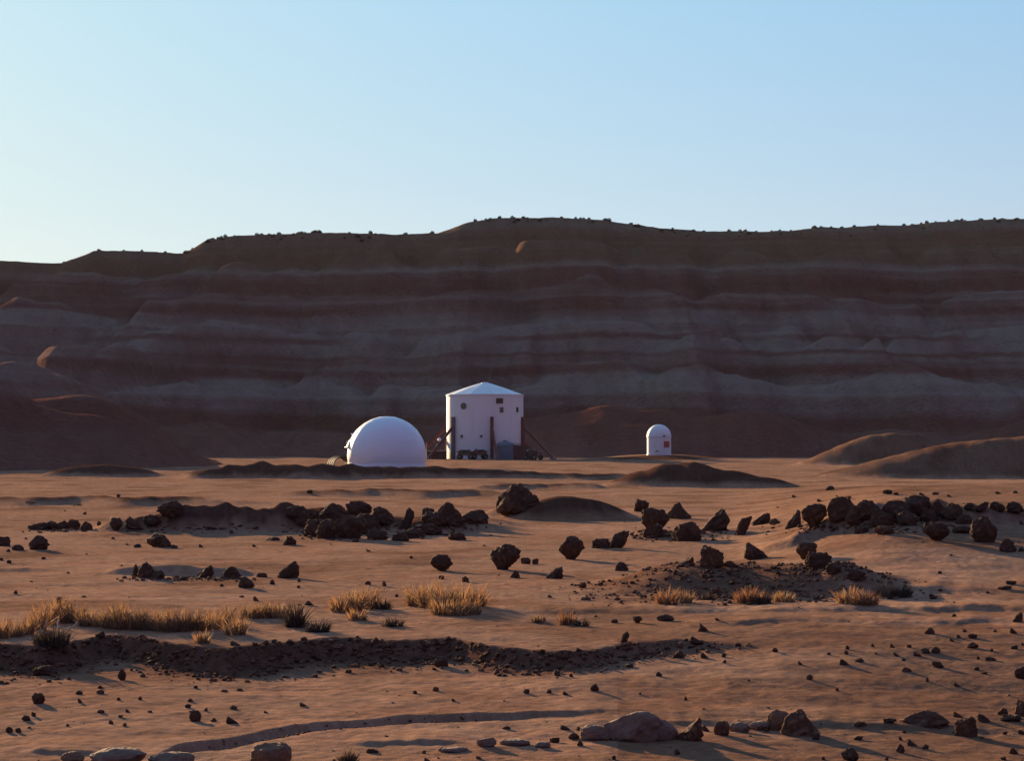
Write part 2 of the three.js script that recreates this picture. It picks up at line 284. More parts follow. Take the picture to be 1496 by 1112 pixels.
// ------------------------------------------------------------------ the white two-storey habitat
{
  const D = 214, P = new THREE.Vector3((708.5 - 748) / F * D, 0, -D); P.y = groundH(P.x, P.z) - .05;
  const hab = thing('habitat', 'white two-storey round habitat with low cone roof and red leg braces', 'habitat', P);
  const R = 4.0, WH = 6.55, mid = 2.1;
  meshOf('wall', cyl(R - .03, R - .03, WH, 0, WH / 2, 0, 64), M.seam, hab);
  const N = 12;
  const arc = (a0, a1, y0, y1, ro, ri, m, name, seg = 6) => {
    const sh = new THREE.Shape(); sh.absarc(0, 0, ro, a0, a1, false); sh.absarc(0, 0, ri, a1, a0, true); sh.closePath();
    const g = new THREE.ExtrudeGeometry(sh, { depth: y1 - y0, bevelEnabled: false, curveSegments: seg }); g.rotateX(-Math.PI / 2); g.translate(0, y0, 0); return meshOf(name, g, m, hab);
  };
  for (let k = 0; k < N; k++) { const a0 = k / N * 2 * Math.PI + .21, a1 = a0 + 2 * Math.PI / N; for (const [y0, y1] of [[.02, mid - .012], [mid + .012, WH - .01]]) arc(a0 + .0025, a1 - .0025, y0, y1, R, R - .025, M.white, 'wall_panel'); }
  arc(0, Math.PI * 2 - .0001, WH, WH + .13, R + .07, R - .1, M.white, 'eave_ring', 64);
  // roof: flat gores under a rounded cap
  const NR = 12, H2 = 1.22, re = R + .10;
  for (let k = 0; k < NR; k++) {
    const a0 = k / NR * Math.PI * 2 + .34, a1 = a0 + Math.PI * 2 / NR - .006, am = (a0 + a1) / 2;
    const pt = (a, r, y) => [Math.cos(a) * r, y, Math.sin(a) * r];
    const prof = [[re, WH + .13], [R * .55, WH + .13 + H2 * .56], [R * .17, WH + .13 + H2 * .95], [R * .09, WH + .13 + H2]];
    const v = [], ix = [];
    prof.forEach(([r, y]) => { v.push(...pt(a0, r, y), ...pt(a1, r, y), ...pt(a0, r, y - .05), ...pt(a1, r, y - .05)); });
    for (let q = 0; q < prof.length - 1; q++) { const a = q * 4, b = a + 4; ix.push(a, a + 1, b, a + 1, b + 1, b, a + 2, b + 2, a + 3, a + 3, b + 2, b + 3, a, b, a + 2, b, b + 2, a + 2, a + 1, a + 3, b + 1, b + 1, a + 3, b + 3); }
    ix.push(0, 2, 1, 1, 2, 3);
    const g = new THREE.BufferGeometry(); g.setAttribute('position', new THREE.Float32BufferAttribute(v, 3)); g.setIndex(ix); const gn = g.toNonIndexed(); gn.computeVertexNormals();
    meshOf('roof_panel', gn, M.roof, hab);
  }
  meshOf('roof_cap', new THREE.LatheGeometry([[0, .09], [.2, .085], [.38, .04], [.42, -.03], [.4, -.09], [0, -.09]].map(p => new THREE.Vector2(...p)), 24).translate(0, WH + .13 + H2, 0), M.roof, hab);
  // openings, set by their angle round the wall (0 faces the flat) and height
  const onWall = (o, ang, y, out = 0) => { o.position.set(Math.sin(ang) * (R + out), y, Math.cos(ang) * (R + out)); o.rotation.y = ang; return o; };
  const at = px => Math.asin(clamp((px - 708.5) / F * D / R, -.985, .985));
  const port = (px, y, r) => { const f = onWall(meshOf('round_window', new THREE.TorusGeometry(r, .05, 10, 32), M.greySteel, hab), at(px), y, .02); meshOf('pane', new THREE.CylinderGeometry(r, r, .05, 32).rotateX(Math.PI / 2), M.glass, f); const cr = meshOf('glazing_bar', join([box(r * 2, .035, .04, 0, 0, .02), box(.035, r * 2, .04, 0, 0, .02)]), M.greySteel, f); };
  port(678.5, 5.45, .31);
  const win = (px, y, w, h, name) => { const f = onWall(meshOf(name, join([box(w + .1, .06, .09, 0, h / 2, 0), box(w + .1, .06, .09, 0, -h / 2, 0), box(.06, h - .06, .09, -w / 2, 0, 0), box(.06, h - .06, .09, w / 2, 0, 0)]), M.greySteel, hab), at(px), y, .01); meshOf('pane', box(w - .06, h - .06, .05), M.glass, f); return f; };
  win(733, 5.06, .34, .5, 'window'); win(755.5, 5.1, .32, .46, 'window');
  win(676, 2.35, .22, .24, 'window'); win(704, 2.35, .22, .22, 'window');
  const v = onWall(meshOf('vent_hatch', join([box(.74, .06, .12, 0, .24, 0), box(.74, .06, .12, 0, -.24, 0), box(.06, .42, .12, -.34, 0, 0), box(.06, .42, .12, .34, 0, 0)]), M.dark, hab), at(730), 5.98, .03);
  meshOf('hatch_plate', box(.62, .42, .06), M.dark, v);
  for (let s = -1; s <= 1; s++) meshOf('slat', box(.6, .03, .1, 0, s * .12, .03), M.dark, v);
  // six legs: a column against the wall and a brace out to a foot pad
  for (let k = 0; k < 6; k++) {
    const g = new THREE.Group(); g.name = 'leg'; g.rotation.y = (-50.5 + 61 * k) * Math.PI / 180; hab.add(g);
    const up = 4.35, m = k === 0 ? M.greySteel : M.redSteel;
    meshOf('column', join([box(.30, up, .10, 0, up / 2, R + .09), box(.1, up, .22, -.1, up / 2, R + .22), box(.1, up, .22, .1, up / 2, R + .22)]), m, g);
    meshOf('brace', beam([0, 3.3, R + .24], [0, .12, R + 3.4], .20, .24), M.redSteel, g);
    meshOf('foot_pad', box(.6, .16, .6, 0, .04, R + 3.4), M.greySteel, g);
  }
}
// ------------------------------------------------------------------ the white fabric dome
{
  const D = 154, P = new THREE.Vector3((565.5 - 748) / F * D, 0, -D); P.y = Math.min(groundH(P.x, P.z), groundH(P.x + 2.5, P.z), groundH(P.x - 2.5, P.z)) - .05;
  const dome = thing('dome', 'white fabric-covered geodesic dome beside the round habitat', 'dome', P, .35);
  const R = 2.98, hgt = (682 - 608) * D / F + .12;
  // facets of a geodesic sphere, each slightly puffed, cut off at the ground
  const ico = new THREE.IcosahedronGeometry(1, 2), p = ico.attributes.position, out = [];
  const A = new THREE.Vector3(), B = new THREE.Vector3(), C = new THREE.Vector3();
  const lift = hgt - R;
  const put = (v) => { out.push(v.x * R, v.y * R + lift, v.z * R); };
  const S = 6;
  for (let t = 0; t < p.count; t += 3) {
    A.fromBufferAttribute(p, t); B.fromBufferAttribute(p, t + 1); C.fromBufferAttribute(p, t + 2);
    if (Math.max(A.y, B.y, C.y) < -.32) continue;
    const puff = .010 + .016 * rnd();
    const q = (i, j) => { const u = i / S, w = j / S, s = 1 - u - w, v = new THREE.Vector3().addScaledVector(A, s).addScaledVector(B, u).addScaledVector(C, w), edge = 27 * u * w * s; const flat = v.length(); v.normalize().multiplyScalar(mix(flat, 1, .45) + puff * edge * .5); v.y = Math.max(v.y, -.5); return v; };
    for (let i = 0; i < S; i++) for (let j = 0; j < S - i; j++) { put(q(i, j)); put(q(i + 1, j)); put(q(i, j + 1)); if (i + j < S - 1) { put(q(i + 1, j)); put(q(i + 1, j + 1)); put(q(i, j + 1)); } }
  }
  let g = new THREE.BufferGeometry(); g.setAttribute('position', new THREE.Float32BufferAttribute(out, 3)); g = mergeVertices(g, .002); g.computeVertexNormals();
  meshOf('cover', g, M.fabric, dome);
  const base = R * Math.sqrt(1 - Math.pow(lift / R, 2));
  meshOf('skirt', new THREE.LatheGeometry([[base + .16, -.3], [base + .13, 0], [base + .03, .9], [base - .05, .9], [base + .02, -.3]].map(v => new THREE.Vector2(...v)), 48), M.fabric, dome);
  // flaps and a vent on the sunward side
  const flap = (az, el, w, h, t) => { const o = meshOf('vent_flap', join([box(w, h, .06), box(w * .8, .05, .16, 0, -h / 2, .05)]), M.fabric, dome); const y = Math.sin(el), r = Math.cos(el); o.position.set(Math.sin(az) * r * (R + .05), y * R + lift, Math.cos(az) * r * (R + .05)); o.lookAt(o.position.clone().add(new THREE.Vector3(Math.sin(az) * r, y + t, Math.cos(az) * r)).applyMatrix4(dome.matrixWorld)); return o; };
  dome.updateMatrixWorld(true);
  for (const [az, el, w, h, t] of [[-1.92, .42, .55, .5, .2], [-1.78, .30, .5, .6, .1], [-2.05, .62, .45, .45, .3]]) { const o = flap(az, el, w, h, t); }
}
// covered walkway reaching out behind the dome
{
  const D = 166, P = new THREE.Vector3((501 - 748) / F * D, 0, -D); P.y = groundH(P.x, P.z) - .05;
  const t = thing('walkway_tunnel', 'low arched canvas tunnel with dark open end behind the white dome', 'tunnel', P, .35);
  const half = (r0, r1, len) => { const s = new THREE.Shape(); s.absarc(0, 0, r0, 0, Math.PI, false); s.absarc(0, 0, r1, Math.PI, 0, true); s.closePath(); return new THREE.ExtrudeGeometry(s, { depth: len, bevelEnabled: false, curveSegments: 18 }); };
  meshOf('cover', half(.76, .72, 2.0).translate(0, 0, -2.0), M.canvas, t);
  for (let k = 0; k < 4; k++) meshOf('hoop', half(.80, .75, .08).translate(0, 0, -.12 - k * .55), M.canvas, t);
}
// ------------------------------------------------------------------ small white observatory
{
  const D = 200, P = new THREE.Vector3((962.5 - 748) / F * D, 0, -D); P.y = groundH(P.x, P.z) - .05;
  const o = thing('observatory', 'small white silo-shaped observatory with red square panel', 'observatory', P);
  const R = 1.17, hw = 1.75 + .05;
  meshOf('wall', cyl(R, R, hw, 0, hw / 2, 0, 40), M.white, o);
  meshOf('base_ring', cyl(R + .05, R + .05, .12, 0, .06, 0, 40), M.white, o);
  const top = meshOf('dome', new THREE.SphereGeometry(R + .015, 40, 16, 0, Math.PI * 2, 0, Math.PI / 2).translate(0, hw + .03, 0), M.white, o);
  meshOf('dome_rim', new THREE.TorusGeometry(R + .02, .045, 8, 40).rotateX(Math.PI / 2).translate(0, hw + .02, 0), M.white, o);
  const sh = []; for (let k = 0; k < 8; k++) { const a = k / 8 * 1.35, b = (k + 1) / 8 * 1.35; sh.push(beam([0, Math.sin(a) * (R + .03) + hw, Math.cos(a) * (R + .03)], [0, Math.sin(b) * (R + .03) + hw, Math.cos(b) * (R + .03)], .5, .05)); }
  const slit = meshOf('shutter', join(sh), M.white, o); slit.rotation.y = -2.0;
  const on = (m, ang, y, out) => { m.position.set(Math.sin(ang) * (R + out), y, Math.cos(ang) * (R + out)); m.rotation.y = ang; return m; };
  on(meshOf('red_panel', box(.66, .62, .05), M.redSign, o), .62, 1.08, -.02);
  on(meshOf('vent', join([box(.22, .16, .08), box(.26, .03, .12, 0, .09, .02)]), M.dark, o), .34, 1.86, .01);
  const door = on(meshOf('door', box(.62, 1.5, .06), M.white, o), -.62, .82, -.03);
  meshOf('handle', bar([.22, .0, .05], [.22, .16, .05], .015), M.greySteel, door);
  on(meshOf('low_vent', box(.34, .10, .05), M.greySteel, o), -.25, .42, .0);
}
// ------------------------------------------------------------------ things round the foot of the habitat
const flat = (px, D) => { const x = (px - 748) / F * D; return new THREE.Vector3(x, groundH(x, -D), -D); };
function quad(px, D, turn, m, label) {
  const t = thing('quad_bike', label, 'quad bike', flat(px, D), turn, 'quad bikes at the habitat');
  meshOf('body', join([new THREE.BoxGeometry(.5, .34, 1.5).translate(0, .58, 0), new THREE.BoxGeometry(1.0, .07, .5).translate(0, .78, .58), new THREE.BoxGeometry(1.0, .07, .5).translate(0, .78, -.58), box(.34, .3, .4, 0, .85, .35)]), m, t);
  meshOf('seat', new THREE.CapsuleGeometry(.15, .6, 6, 12).rotateX(Math.PI / 2).translate(0, .84, -.2), M.tyre, t);
  meshOf('handlebar', join([bar([-.4, 1.1, .3], [.4, 1.1, .3], .025), bar([0, .8, .4], [0, 1.1, .3], .03)]), M.dark, t);
  meshOf('rack', join([bar([-.4, .88, -.75], [.4, .88, -.75], .02), bar([-.4, .88, -.45], [.4, .88, -.45], .02), bar([-.4, .88, -.75], [-.4, .88, -.45], .02), bar([.4, .88, -.75], [.4, .88, -.45], .02)]), M.dark, t);
  for (const [x, z] of [[-.46, .58], [.46, .58], [-.46, -.58], [.46, -.58]]) { const w = meshOf('wheel', new THREE.TorusGeometry(.2, .11, 10, 20).rotateY(Math.PI / 2).translate(x, .30, z), M.tyre, t); meshOf('rim', new THREE.CylinderGeometry(.14, .14, .12, 14).rotateZ(Math.PI / 2).translate(x, .30, z), M.greySteel, w); }
  for (const x of [-.18, .18]) meshOf('headlight', new THREE.SphereGeometry(.09, 12, 8).scale(1, 1, .6).translate(x, .92, .57), M.chrome, t);
  return t;
}
quad(680, 208, 1.5, M.dark, 'black quad bike parked against the habitat wall');
quad(700, 208.5, -1.35, M.quadRed, 'dark red quad bike parked against the habitat wall');
quad(779, 206, -2.3, M.quadRed, 'dark red quad bike parked alone beyond the reddish shed');
{
  const P = flat(738, 208.5), t = thing('water_tank', 'blue-grey ribbed water tank standing before the habitat wall', 'tank', P);
  const pr = []; for (let k = 0; k <= 24; k++) { const y = k / 24 * 1.5; pr.push(new THREE.Vector2(.86 + .03 * Math.sin(k / 24 * Math.PI * 12), y)); } pr.push(new THREE.Vector2(.74, 1.66), new THREE.Vector2(.4, 1.8), new THREE.Vector2(.18, 1.84), new THREE.Vector2(0, 1.84));
  meshOf('shell', new THREE.LatheGeometry(pr, 32), M.tank, t); meshOf('lid', cyl(.2, .22, .1, 0, 1.87, 0, 20), M.dark, t); meshOf('outlet', bar([0, .2, .8], [0, .2, 1.0], .05), M.greySteel, t);
}
{
  const P = flat(761, 209), t = thing('shed', 'low reddish shed with sloping top beside the blue-grey tank', 'shed', P, .12);
  for (let k = 0; k < 9; k++) meshOf('plank', box(.185, 1.52 - k * .02, .05, -.8 + k * .2, .76 - k * .01, .55), M.shed, t);
  meshOf('frame', join([box(.06, 1.4, 1.0, -.86, .7, 0), box(.06, 1.3, 1.0, .86, .65, 0), box(1.7, 1.35, .05, 0, .675, -.5)]), M.shed, t);
  const r = meshOf('top', box(1.95, .05, 1.3), M.timber, t); r.position.set(0, 1.56, 0); r.rotation.z = -.1;
}
{
  const P = flat(637, 212), t = thing('entry_deck', 'low dark timber deck with rail leading to the habitat', 'deck', P, .15);
  for (let k = 0; k < 8; k++) meshOf('plank', box(2.2, .05, .17, 0, .86, -.7 + k * .19), M.timber, t);
  meshOf('skirt', box(2.1, .8, .05, 0, .42, .62), M.timber, t);
  for (const x of [-1, 0, 1]) meshOf('post', box(.09, 1.7, .09, x, .85, .70), M.timber, t);
  meshOf('rail', box(2.2, .07, .1, 0, 1.72, .70), M.timber, t);
  for (const x of [-1, 1]) meshOf('joist', box(.08, .8, 1.2, x, .42, 0), M.timber, t);
}
{
  const P = flat(642, 210.3), t = thing('globe_lamp', 'small round white globe on a post beside the red brace', 'lamp', P);
  meshOf('post', cyl(.04, .05, 1.86, 0, .93, 0, 10), M.dark, t); meshOf('globe', new THREE.SphereGeometry(.2, 24, 16).translate(0, 2.02, 0), M.globe, t); meshOf('collar', cyl(.09, .07, .06, 0, 1.84, 0, 14), M.dark, t);
}

// ------------------------------------------------------------------ rocks
function rockGeo(w, h, dep, type, tone, det) {
  let g = new THREE.IcosahedronGeometry(1, det); g.deleteAttribute('normal'); g.deleteAttribute('uv'); g = mergeVertices(g, 1e-4);
  const p = g.attributes.position, v = new THREE.Vector3(), o = [rr(0, 90), rr(0, 90), rr(0, 90)];
  const pw = type === 'block' || type === 'slab' ? 4.5 : type === 'smooth' ? 2.4 : 2.8;
  const planes = []; const np = type === 'smooth' ? 3 : 5; for (let k = 0; k < np; k++) { const n = new THREE.Vector3(rr(-1, 1), rr(-.5, 1), rr(-1, 1)).normalize(); planes.push([n, rr(.62, .95)]); }
  const q = new THREE.Quaternion().setFromEuler(new THREE.Euler(rr(-.25, .25), type === 'slab' || type === 'block' ? rr(-.35, .35) : rr(0, 6), rr(-.25, .25)));
  const rough = type === 'smooth' ? .5 : 1;
  for (let i = 0; i < p.count; i++) {
    v.fromBufferAttribute(p, i); const s = Math.pow(Math.pow(Math.abs(v.x), pw) + Math.pow(Math.abs(v.y), pw) + Math.pow(Math.abs(v.z), pw), -1 / pw); v.multiplyScalar(s);
    for (const [n, k] of planes) { const e = v.dot(n) - k; if (e > 0) v.addScaledVector(n, -e * .9); }
    const f = 1 + rough * (.25 * n3(v.x * 1.5 + o[0], v.y * 1.5 + o[1], v.z * 1.5 + o[2]) + .11 * n3(v.x * 3.4 + o[1], v.y * 3.4 + o[2], v.z * 3.4) + (det > 5 ? .035 * n3(v.x * 8 + o[2], v.y * 8, v.z * 8 + o[0]) + .018 * n3(v.x * 17, v.y * 17 + o[0], v.z * 17) : 0));
    v.multiplyScalar(f).applyQuaternion(q); p.setXYZ(i, v.x, v.y, v.z);
  }
  const norm = () => { g.computeBoundingBox(); const b = g.boundingBox, s = b.getSize(new THREE.Vector3()), c = b.getCenter(new THREE.Vector3()); g.translate(-c.x, -b.min.y, -c.z); g.scale(1 / s.x, 1 / s.y, 1 / s.z); };
  norm();
  for (let i = 0; i < p.count; i++) {
    let x = p.getX(i), y = p.getY(i), z = p.getZ(i), k = 1;
    if (type === 'mush') k = .5 + .5 * ss(.05, .62, y); else if (type === 'wedgeR') { k = 1 - .72 * y; x = x * k + .36 * y; k = 1; z *= 1 - .4 * y; } else if (type === 'wedgeL') { k = 1 - .72 * y; x = x * k - .36 * y; k = 1; z *= 1 - .4 * y; } else if (type === 'peak') k = 1 - .62 * y; else if (type === 'slab') { x = x * .75 + .5 * y; z *= .8; } else if (type === 'low') k = 1 - .3 * y; else if (type === 'tree') k = .75 + .25 * ss(0, .5, y) - .35 * ss(.5, 1, y);
    p.setXYZ(i, x * k, y, z * k);
  }
  norm();
  const bury = type === 'mush' ? .1 : .24; g.scale(w * (1 + bury * .25), h * (1 + bury), dep); g.translate(0, -h * bury, 0);
  g.computeVertexNormals();
  const c = new Float32Array(p.count * 3), uv = new Float32Array(p.count * 2), S = Math.max(w, h) * 1.6;
  const T = { dark: [.062, .032, .022], brown: [.085, .040, .025], pale: [.15, .078, .050], grey: [.16, .098, .074] }[tone], L = tone === 'dark' ? [.125, .068, .043] : [.18, .098, .062];
  for (let i = 0; i < p.count; i++) {
    const x = p.getX(i) / S + o[0], y = p.getY(i) / S + o[1], z = p.getZ(i) / S + o[2], m = ss(.1, .5, n3(x * 5, y * 5, z * 5)) * .7, t = 1 + .35 * n3(x * 11, y * 11, z * 11);
    for (let k = 0; k < 3; k++) c[i * 3 + k] = mix(T[k], L[k], m) * t;
    uv[i * 2] = p.getX(i) * .9 + p.getZ(i) * .6; uv[i * 2 + 1] = p.getY(i) * .9 - p.getZ(i) * .5;
  }
  g.setAttribute('color', new THREE.BufferAttribute(c, 3)); g.setAttribute('uv', new THREE.BufferAttribute(uv, 2));
  return g;
}
function rock(px, py, w, h, type, label, group, tone = 'dark', name = 'boulder', dy = 0) {
  const P = spot(px, py), k = -P.z / F, W = w * k, Hh = h * k, big = w > 11;
  const g = rockGeo(W * (w > 20 ? .93 : 1), Hh * (w > 20 ? .9 : 1) + .004, W * (type === 'slab' ? .45 : rr(.6, .85)), type, tone, w > 24 ? 11 : big ? 8 : 4);
  const o = meshOf(name, g, M.rock); P.z -= W * .25; P.y = landH(P.x, P.z) + dy; o.position.copy(P);
  tag(o, label, name === 'boulder' ? 'boulder' : name === 'outcrop' ? 'outcrop' : 'stone', group); return o;
}
const B = (a, label, group, tone, name) => rock(...a, label, group, tone, name);
// single boulders on the flat
B([421, 845, 34, 28, 'wedgeR'], 'dark fin-shaped boulder with a leaning point, alone on bare sand', null);
B([361, 859, 25, 18, 'peak'], 'dark pointed boulder just below the row of three humps');
B([645, 835, 35, 26, 'mush'], 'dark boulder with beaked rim and narrow base on open sand');
B([738, 833, 48, 42, 'mush'], 'large dark peaked boulder standing on a narrow base in open sand');
B([809, 845, 29, 19, 'wedgeR'], 'low dark wedge boulder just below the large peaked boulder');
B([835, 818, 41, 38, 'mush'], 'square-shouldered dark boulder with notched top on open sand');
B([878, 801, 30, 16, 'low'], 'low dark boulder leaning against a tilted slab');
B([904, 801, 32, 28, 'slab'], 'tilted rock slab with sunlit edge resting beside a low boulder');
B([908, 834, 21, 15, 'peak'], 'small dark boulder at the tip of the gravelly hummock');
B([423, 796, 21, 14, 'round'], 'dark rounded boulder at the end of the shaded rubble bank');
B([399, 790, 22, 6, 'low'], 'flat dark rock slab lying beside the shaded rubble bank');
B([668, 789, 28, 12, 'low'], 'low dark rock below the boulder heap');
// the heap by the big crag
B([754, 752, 60, 48, 'peak'], 'tallest dark crag, rising from the end of the smooth mound');
B([737, 750, 26, 30, 'round'], 'rounded dark block propped against the tallest crag');
B([772, 742, 34, 20, 'wedgeR'], 'dark pointed block jutting from the foot of the tallest crag');
B([655, 769, 45, 36, 'peak'], 'dark rounded boulder on top of the boulder heap');
B([692, 766, 46, 23, 'block'], 'flat-topped dark boulder with a sunlit end in the boulder heap');
B([626, 757, 20, 15, 'round'], 'small dark boulder tucked behind the boulder heap');
B([564, 773, 40, 28, 'wedgeL'], 'dark blocky boulder beside an upright slab in the heap');
B([595, 773, 20, 29, 'slab'], 'narrow upright slab with a bright sunlit edge in the heap');
B([551, 789, 32, 19, 'round'], 'rounded dark boulder with a thin sunlit rim below the heap');
B([585, 791, 28, 14, 'low'], 'low dark boulder at the foot of the heap');
B([624, 782, 46, 20, 'low'], 'long low dark rock lying in front of the boulder heap');
for (const [x, y, w, h, t] of [[462, 784, 40, 28, 'low'], [482, 787, 42, 32, 'low'], [506, 787, 54, 38, 'round'], [535, 781, 42, 34, 'low'], [488, 769, 44, 26, 'round'], [524, 766, 40, 24, 'low'], [448, 774, 34, 24, 'low'], [606, 786, 34, 16, 'low'], [634, 772, 40, 20, 'low']]) B([x, y, w, h, t], 'dark boulder massed in the rubble bank beside the heap', 'boulders massed in the rubble bank');
// bank of boulders and row before it
for (const [x, y, w, h, t] of [[58, 774, 34, 12, 'low'], [77, 774, 20, 13, 'round'], [92, 774, 18, 13, 'round'], [108, 773, 22, 16, 'round'], [127, 775, 18, 13, 'peak']]) B([x, y, w, h, t], 'small dark boulder in the short low row alone on the sand', 'boulders in the short low row');
B([170, 776, 22, 21, 'mush'], 'dark upright boulder at the bare end of the long shaded bank');
B([196, 776, 28, 20, 'wedgeL'], 'dark boulder with a sloping back, second along the long shaded bank');
for (const [x, y, w, h, t] of [[222, 774, 28, 16, 'low'], [248, 767, 38, 24, 'round'], [436, 772, 40, 22, 'low']]) B([x, y, w, h, t], 'dark boulder half buried along the crest of the long shaded bank', 'boulders along the long shaded bank');
B([6, 798, 20, 14, 'block'], 'dark square rock beside a flat stone on open sand');
B([27, 804, 18, 8, 'low'], 'flat dark stone lying between two dark boulders', null);
B([57, 803, 32, 23, 'tree'], 'dark lumpy boulder beside a flat stone on open sand');
B([229, 799, 33, 21, 'mush'], 'dark boulder with a smaller round boulder against it');
B([242, 800, 21, 15, 'peak'], 'small round boulder with thin lit rim leaning on a larger one');
B([256, 801, 9, 5, 'low'], 'little stone at the tip of the leaning pair of boulders', null, 'dark', 'stone');
// row of three humps
B([200, 842, 12, 18, 'peak'], 'narrow dark boulder pressed against the tallest hump of the row');
B([214, 844, 28, 26, 'peak'], 'tallest dark hump of the long low row');
B([231, 845, 22, 13, 'low'], 'low dark boulder trailing from the tallest hump of the row');
B([300, 844, 26, 21, 'wedgeR'], 'dark hump with a sloping back, middle of the long low row');
B([340, 845, 27, 19, 'peak'], 'dark round-topped hump ending the long low row');
B([383, 843, 16, 6, 'low'], 'small flat stone between the round-topped hump and the fin boulder', null, 'brown');
// cluster before the observatory mound
B([937, 748, 23, 20, 'block'], 'tilted dark cube of rock topping the large cluster');
B([958, 778, 44, 40, 'mush'], 'big dark rounded boulder in the middle of the large cluster');
B([955, 786, 36, 22, 'low'], 'low dark boulder at the foot of the large cluster');
B([993, 758, 36, 27, 'peak'], 'dark humped boulder behind the square block of the large cluster');
B([1003, 791, 46, 32, 'block'], 'square dark block with sunlit end in the large cluster');
B([1044, 776, 46, 36, 'wedgeR'], 'dark sloping boulder with raised end behind the leaning slab');
B([1086, 782, 26, 30, 'slab'], 'leaning slab with a bright sunlit edge and long shadow');
B([1112, 766, 30, 19, 'wedgeR'], 'dark wedge of rock behind the leaning slab', null);
B([1131, 766, 16, 9, 'low'], 'low rubble stone trailing from the wedge of rock', null, 'brown');
// on the gravelly hummock
B([1003, 827, 25, 15, 'wedgeR'], 'small dark wedge boulder at the edge of the gravelly hummock');
B([1040, 830, 37, 36, 'block'], 'tall brown block standing on the gravelly hummock', null, 'brown');
B([1066, 829, 18, 9, 'low'], 'low lumpy stone beside the tall brown block', null, 'brown');
B([1107, 817, 42, 27, 'wedgeL'], 'dark rounded boulder with a sunlit back on the gravelly hummock');
B([1178, 818, 34, 28, 'mush'], 'dark boulder with sunlit edge perched on the hummock crest');
B([1196, 832, 42, 28, 'round'], 'dark rounded boulder below the perched boulder on the hummock');
B([1217, 841, 23, 16, 'round'], 'small dark boulder on the tail of the gravelly hummock');
B([1250, 851, 32, 15, 'low'], 'low dark boulder half buried in the tail of the hummock', null);
// bank of boulders towards the rounded hills
B([1158, 771, 25, 29, 'wedgeR'], 'dark upright boulder at the end of the boulder bank');
B([1190, 775, 42, 38, 'mush'], 'large dark boulder with pale flecks on the boulder bank', null);
for (const [x, y, w, h, t] of [[1229, 769, 44, 36, 'round'], [1252, 771, 36, 26, 'low'], [1270, 765, 42, 28, 'low'], [1290, 770, 40, 24, 'round'], [1310, 763, 44, 26, 'low'], [1326, 768, 36, 24, 'low'], [1340, 759, 44, 30, 'round'], [1358, 764, 30, 22, 'low'], [1390, 763, 34, 24, 'peak'], [1408, 766, 26, 16, 'low']]) B([x, y, w, h, t], 'dark rounded boulder packed in the boulder bank', 'boulders packed in the boulder bank');
B([1369, 757, 20, 22, 'peak'], 'dark pointed boulder rising from the boulder bank');
B([1292, 781, 32, 13, 'low'], 'low dark rock lying below the boulder bank', null, 'brown');
B([1258, 779, 22, 12, 'low'], 'small dark rock at the foot of the boulder bank');
B([1367, 792, 43, 30, 'mush'], 'dark mushroom-shaped boulder with a sunlit edge');
B([1405, 780, 30, 12, 'low'], 'flat dark slab bridging two large boulders', null);
B([1438, 794, 42, 42, 'tree'], 'large dark boulder beside the flat slab');
B([1472, 807, 26, 21, 'peak'], 'small round dark boulder below the large one by the slab');
for (const [x, y, w, h, t] of [[1430, 751, 30, 15, 'wedgeR'], [1457, 751, 24, 15, 'round'], [1482, 753, 30, 17, 'low'], [1415, 746, 16, 9, 'low']]) B([x, y, w, h, t], 'dark boulder in the far straggling row past the bank', 'boulders in the far straggling row');
// pale outcrops near the viewer
const OC = (a, label, group, tone = 'pale') => rock(...a, label, group, tone, 'outcrop');
OC([108, 1112, 34, 15, 'smooth'], 'small round pale outcrop beside the long smooth one');
OC([172, 1118, 84, 28, 'smooth'], 'long smooth grey outcrop with sunlit end', null, 'grey');
OC([250, 1118, 70, 20, 'smooth'], 'low smooth grey outcrop beneath the dark gully', null, 'grey');
OC([396, 1120, 62, 36, 'smooth'], 'rounded brown outcrop with bright rim beside the gully', null);
OC([711, 1090, 30, 13, 'smooth'], 'small rounded grey rock beside flat pale slabs', null, 'grey');
OC([752, 1088, 46, 9, 'smooth'], 'flat bluish grey slab beside the small rounded rock', null, 'grey');
OC([662, 1097, 46, 6, 'smooth'], 'thin flat grey slab lying alone in the sand', null, 'grey');
OC([793, 1091, 24, 8, 'smooth'], 'little grey slab at the end of the slab line', null, 'grey');
OC([872, 1080, 52, 24, 'smooth'], 'rounded pale outcrop at the end of the grey ridge', null, 'grey');
OC([924, 1083, 86, 46, 'smooth'], 'largest smooth grey outcrop in the sand', null, 'grey');
OC([968, 1081, 46, 32, 'smooth'], 'sloping grey outcrop against the largest one', null, 'grey');
OC([1007, 1081, 42, 36, 'wedgeR'], 'brown block tilted at the end of the grey outcrop ridge', null, 'brown');
OC([1053, 1073, 24, 23, 'smooth'], 'small brown rock with sunlit edge between two outcrops', null, 'brown');
OC([1079, 1068, 34, 15, 'smooth'], 'low bluish grey rock beside the small brown one', null, 'grey');
OC([1110, 1066, 32, 13, 'smooth'], 'low grey rock joining the twin brown outcrop', null, 'grey');
OC([1137, 1066, 36, 32, 'smooth'], 'pale rounded half of the split twin outcrop', null);
OC([1168, 1074, 60, 42, 'peak'], 'dark brown half of the split twin outcrop with long shadow', null, 'brown');
OC([1351, 1060, 72, 22, 'peak'], 'low triangular brown outcrop beside a square block', null, 'brown');
OC([1410, 1075, 36, 33, 'block'], 'square brown block with sunlit edge and long shadow', null, 'brown');
OC([1491, 1046, 22, 26, 'block'], 'dark reddish block beside a small round stone', null, 'brown');
B([1240, 1110, 26, 20, 'tree'], 'black two-lobed stone on bare sand below the outcrops');
B([66, 986, 34, 16, 'low'], 'black squat boulder lying in the gravel below the ledge');
